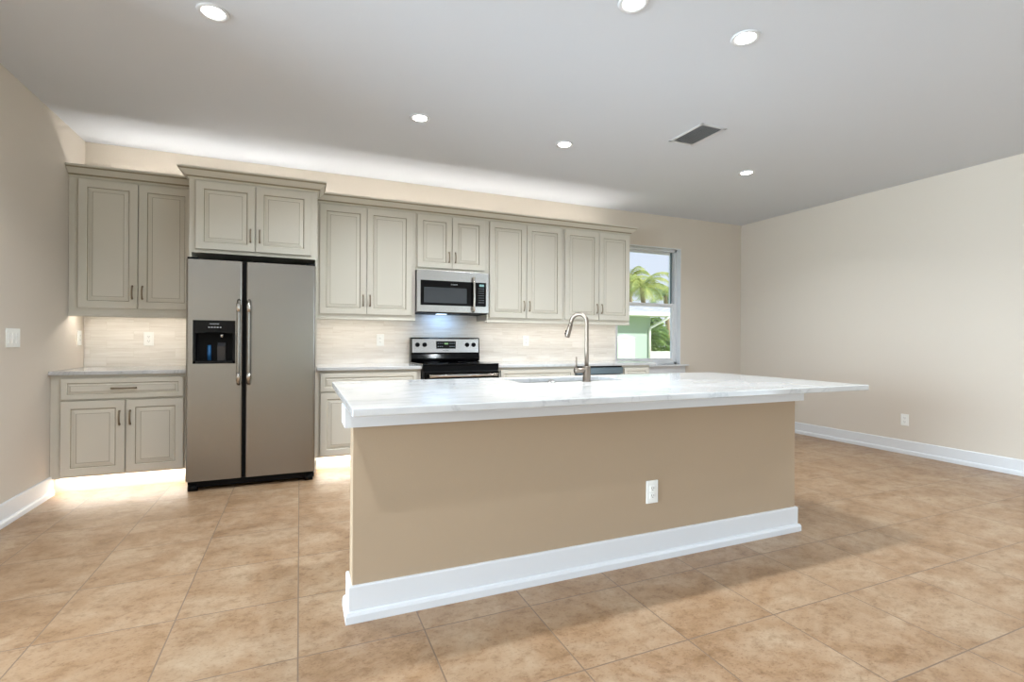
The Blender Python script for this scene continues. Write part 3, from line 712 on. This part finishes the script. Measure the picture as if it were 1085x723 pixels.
for i, (x_, y_, lab) in enumerate(cans):
    o_ = proto if i == 0 else copy_tree(proto)
    o_.location = (x_, y_, H); o_['label'] = lab
c = thing('ceiling_vent', (2.932, 3.118, H), 'rectangular louvered air vent in the ceiling', 'vent')
vx0, vx1, vy0, vy1 = 2.807, 3.057, 2.930, 3.305
b = MB(); b.box(vx0, vx1, vy0, vy0 + .025, H - .008, H - .0005).box(vx0, vx1, vy1 - .025, vy1, H - .008, H - .0005).box(vx0, vx0 + .025, vy0, vy1, H - .008, H - .0005).box(vx1 - .025, vx1, vy0, vy1, H - .008, H - .0005)
b.build('frame', M['trim'], c, .002)
MB().box(vx0 + .02, vx1 - .02, vy0 + .02, vy1 - .02, H - .002, H - .0005).build('duct_shadow_panel', mat('painted_duct_shade', (60, 59, 58), .8), c)  # dark sheet painted in for the shade behind the louvers
for i in range(8):
    xx = vx0 + .036 + i * .0245
    MB().prism([(xx + .013, H - .003), (xx - .002, H - .0125), (xx - .001, H - .0140), (xx + .0145, H - .004)], 'y', vy0 + .022, vy1 - .022).build('louver', M['grey_metal'], c)

# ------------------------------------------------------------------ outside, seen through the window
struct(MB().box(-60, 80, YW + .16, 90, -.32, -.22).build('ground', M['grass']))
struct(MB().box(-60, 80, -60, YB - 3.6, -.32, -.22).build('ground', M['grass']))
c = thing('neighbour_house', (12, 20, -.22), 'pale green house with grey shingle roof seen through the window', 'house')
HY = 18.0; hx1 = 14.31
MB().box(4.0, hx1, HY, HY + 4.4, -.22, 2.27).build('wall', M['stucco'], c)
rz0 = 2.26
MB().prism([(HY - .62, rz0), (HY - .62, rz0 + .14), (HY + 2.2, 3.02), (HY + 5.0, rz0 + .14), (HY + 5.0, rz0), (HY + 2.2, 2.88)], 'x', 3.4, 16.6).build('roof', M['shingle'], c)
MB().box(3.3, 16.7, HY - .76, HY - .62, rz0 - .02, rz0 + .14, .01).build('gutter', M['fascia'], c)
MB().box(3.4, 16.6, HY - .62, HY + .0, rz0 - .03, rz0).build('soffit', M['fascia'], c)
MB().tube([(hx1 + .45, HY - .69, rz0), (hx1 + .40, HY - .66, rz0 - .12), (hx1 - .05, HY - .10, 1.75), (hx1 - .08, HY - .07, 1.60), (hx1 - .08, HY - .07, -.2)], .055, 10).build('downspout', M['fascia'], c)
wf = MB().box(12.35, 13.45, HY - .06, HY + .01, .05, 1.28, .01).build('window', M['fascia'], c)
MB().prism([(12.28, 1.28), (13.52, 1.28), (12.9, 1.42)], 'y', HY - .09, HY).build('window_head', M['fascia'], wf)
MB().box(12.45, 13.33, HY - .075, HY - .05, .15, 1.18).build('window_blind', mat('pale_green_blind', (196, 214, 196), .5), wf)
MB().box(16.2, 16.45, HY - .55, HY - .30, -.22, rz0 - .03).build('porch_post', M['fascia'], c)
tag(MB().box(14.6, 27, 20.9, 21.05, -.22, .62).build('garden_wall', M['fascia']), 'low white garden wall beside the neighbouring house', 'wall')

def frond(b, base, az, el, length, wid, droop, nl=26):
    p = Vector(base); d = Vector((math.cos(az) * math.cos(el), math.sin(az) * math.cos(el), math.sin(el)))
    n_ = nl; st = length / n_; pts = [p.copy()]
    for i in range(n_):
        e = el - droop * (i / n_) ** 1.2
        d = Vector((math.cos(az) * math.cos(e), math.sin(az) * math.cos(e), math.sin(e))); p = p + d * st; pts.append(p.copy())
        if i < 3: continue
        side = Vector((-math.sin(az), math.cos(az), 0)); t_ = i / n_; ll = wid * math.sin(math.pi * min(1, .12 + t_ * .9)) ** .6
        for sg in (-1, 1):
            tip = p + side * sg * ll * .8 + d * ll * .55 + Vector((0, 0, -ll * (.35 + random.random() * .3)))
            ww = d * st * .42
            q_ = [p - ww, p + ww, tip]
            f = b.bm.faces.new([b.bm.verts.new(v) for v in q_]); f.material_index = b.mi
    b.tube([tuple(v) for v in pts[::3]], [.035 * (1 - i / (len(pts[::3]) + 1)) + .006 for i in range(len(pts[::3]))], 5, caps=False)
def palm(x_, y_, ht, fl, nf, label, m_, name='palm_tree'):
    c = thing(name, (x_, y_, -.22), label, 'tree')
    b = MB(); pts = [(x_ + .15 * math.sin(i * .5), y_, -.22 + (ht + .22) * i / 8) for i in range(9)]
    b.tube(pts, [.19 - .006 * i + (.01 if i % 2 else 0) for i in range(9)], 10); b.build('trunk', M['bark'], c)
    b = MB(); top = pts[-1]
    for k in range(nf):
        el = random.uniform(-.1, 1.25); frond(b, top, 2 * math.pi * k / nf * 2.4 + random.uniform(-.2, .2), el, fl * random.uniform(.85, 1.1), fl * .28, 1.1 + el * .9)
    b.build('fronds', m_, c)
palm(20.9, 27.0, 4.7, 2.7, 20, 'yellow-green palm tree in the middle of the upper window pane', M['frond'])
palm(25.6, 30.3, 4.6, 2.5, 18, 'blue-green palm tree toward the right edge of the upper window pane', M['frond2'])
palm(27.2, 37.0, 6.6, 2.9, 20, 'farthest palm tree at the left edge of the upper window pane', M['frond'])
palm(17.7, 22.5, 1.3, 1.5, 34, 'low leafy palm behind the house corner in the lower window pane', M['leaf'])
def bush(x_, y_, rx, rz, n_, label, m_):
    b = MB()
    for i in range(n_):
        a = random.uniform(0, 2 * math.pi); e = math.acos(random.uniform(-.1, 1)); rr_ = random.uniform(.75, 1.05)
        p = Vector((x_ + rx * rr_ * math.sin(e) * math.cos(a), y_ + rx * .6 * rr_ * math.sin(e) * math.sin(a), -.22 + rz * rr_ * math.cos(e)))
        if p.z < -.2: p.z = -.1
        u = Vector((random.gauss(0, 1), random.gauss(0, 1), random.gauss(0, 1))).normalized() * random.uniform(.10, .22); v = u.orthogonal().normalized() * u.length * .4
        b.bm.faces.new([b.bm.verts.new(q) for q in (p - u, p - v, p + u, p + v)])
    return tag(b.build('shrub', m_), label, 'shrub')
bush(31.0, 45.0, 5.5, 6.3, 5200, 'rounded pale shrub mass behind the palms above the roof line', M['frond'])
bush(20.3, 25.0, 1.15, 2.75, 2600, 'leafy green shrub beyond the garden wall in the lower window pane', M['leaf'])
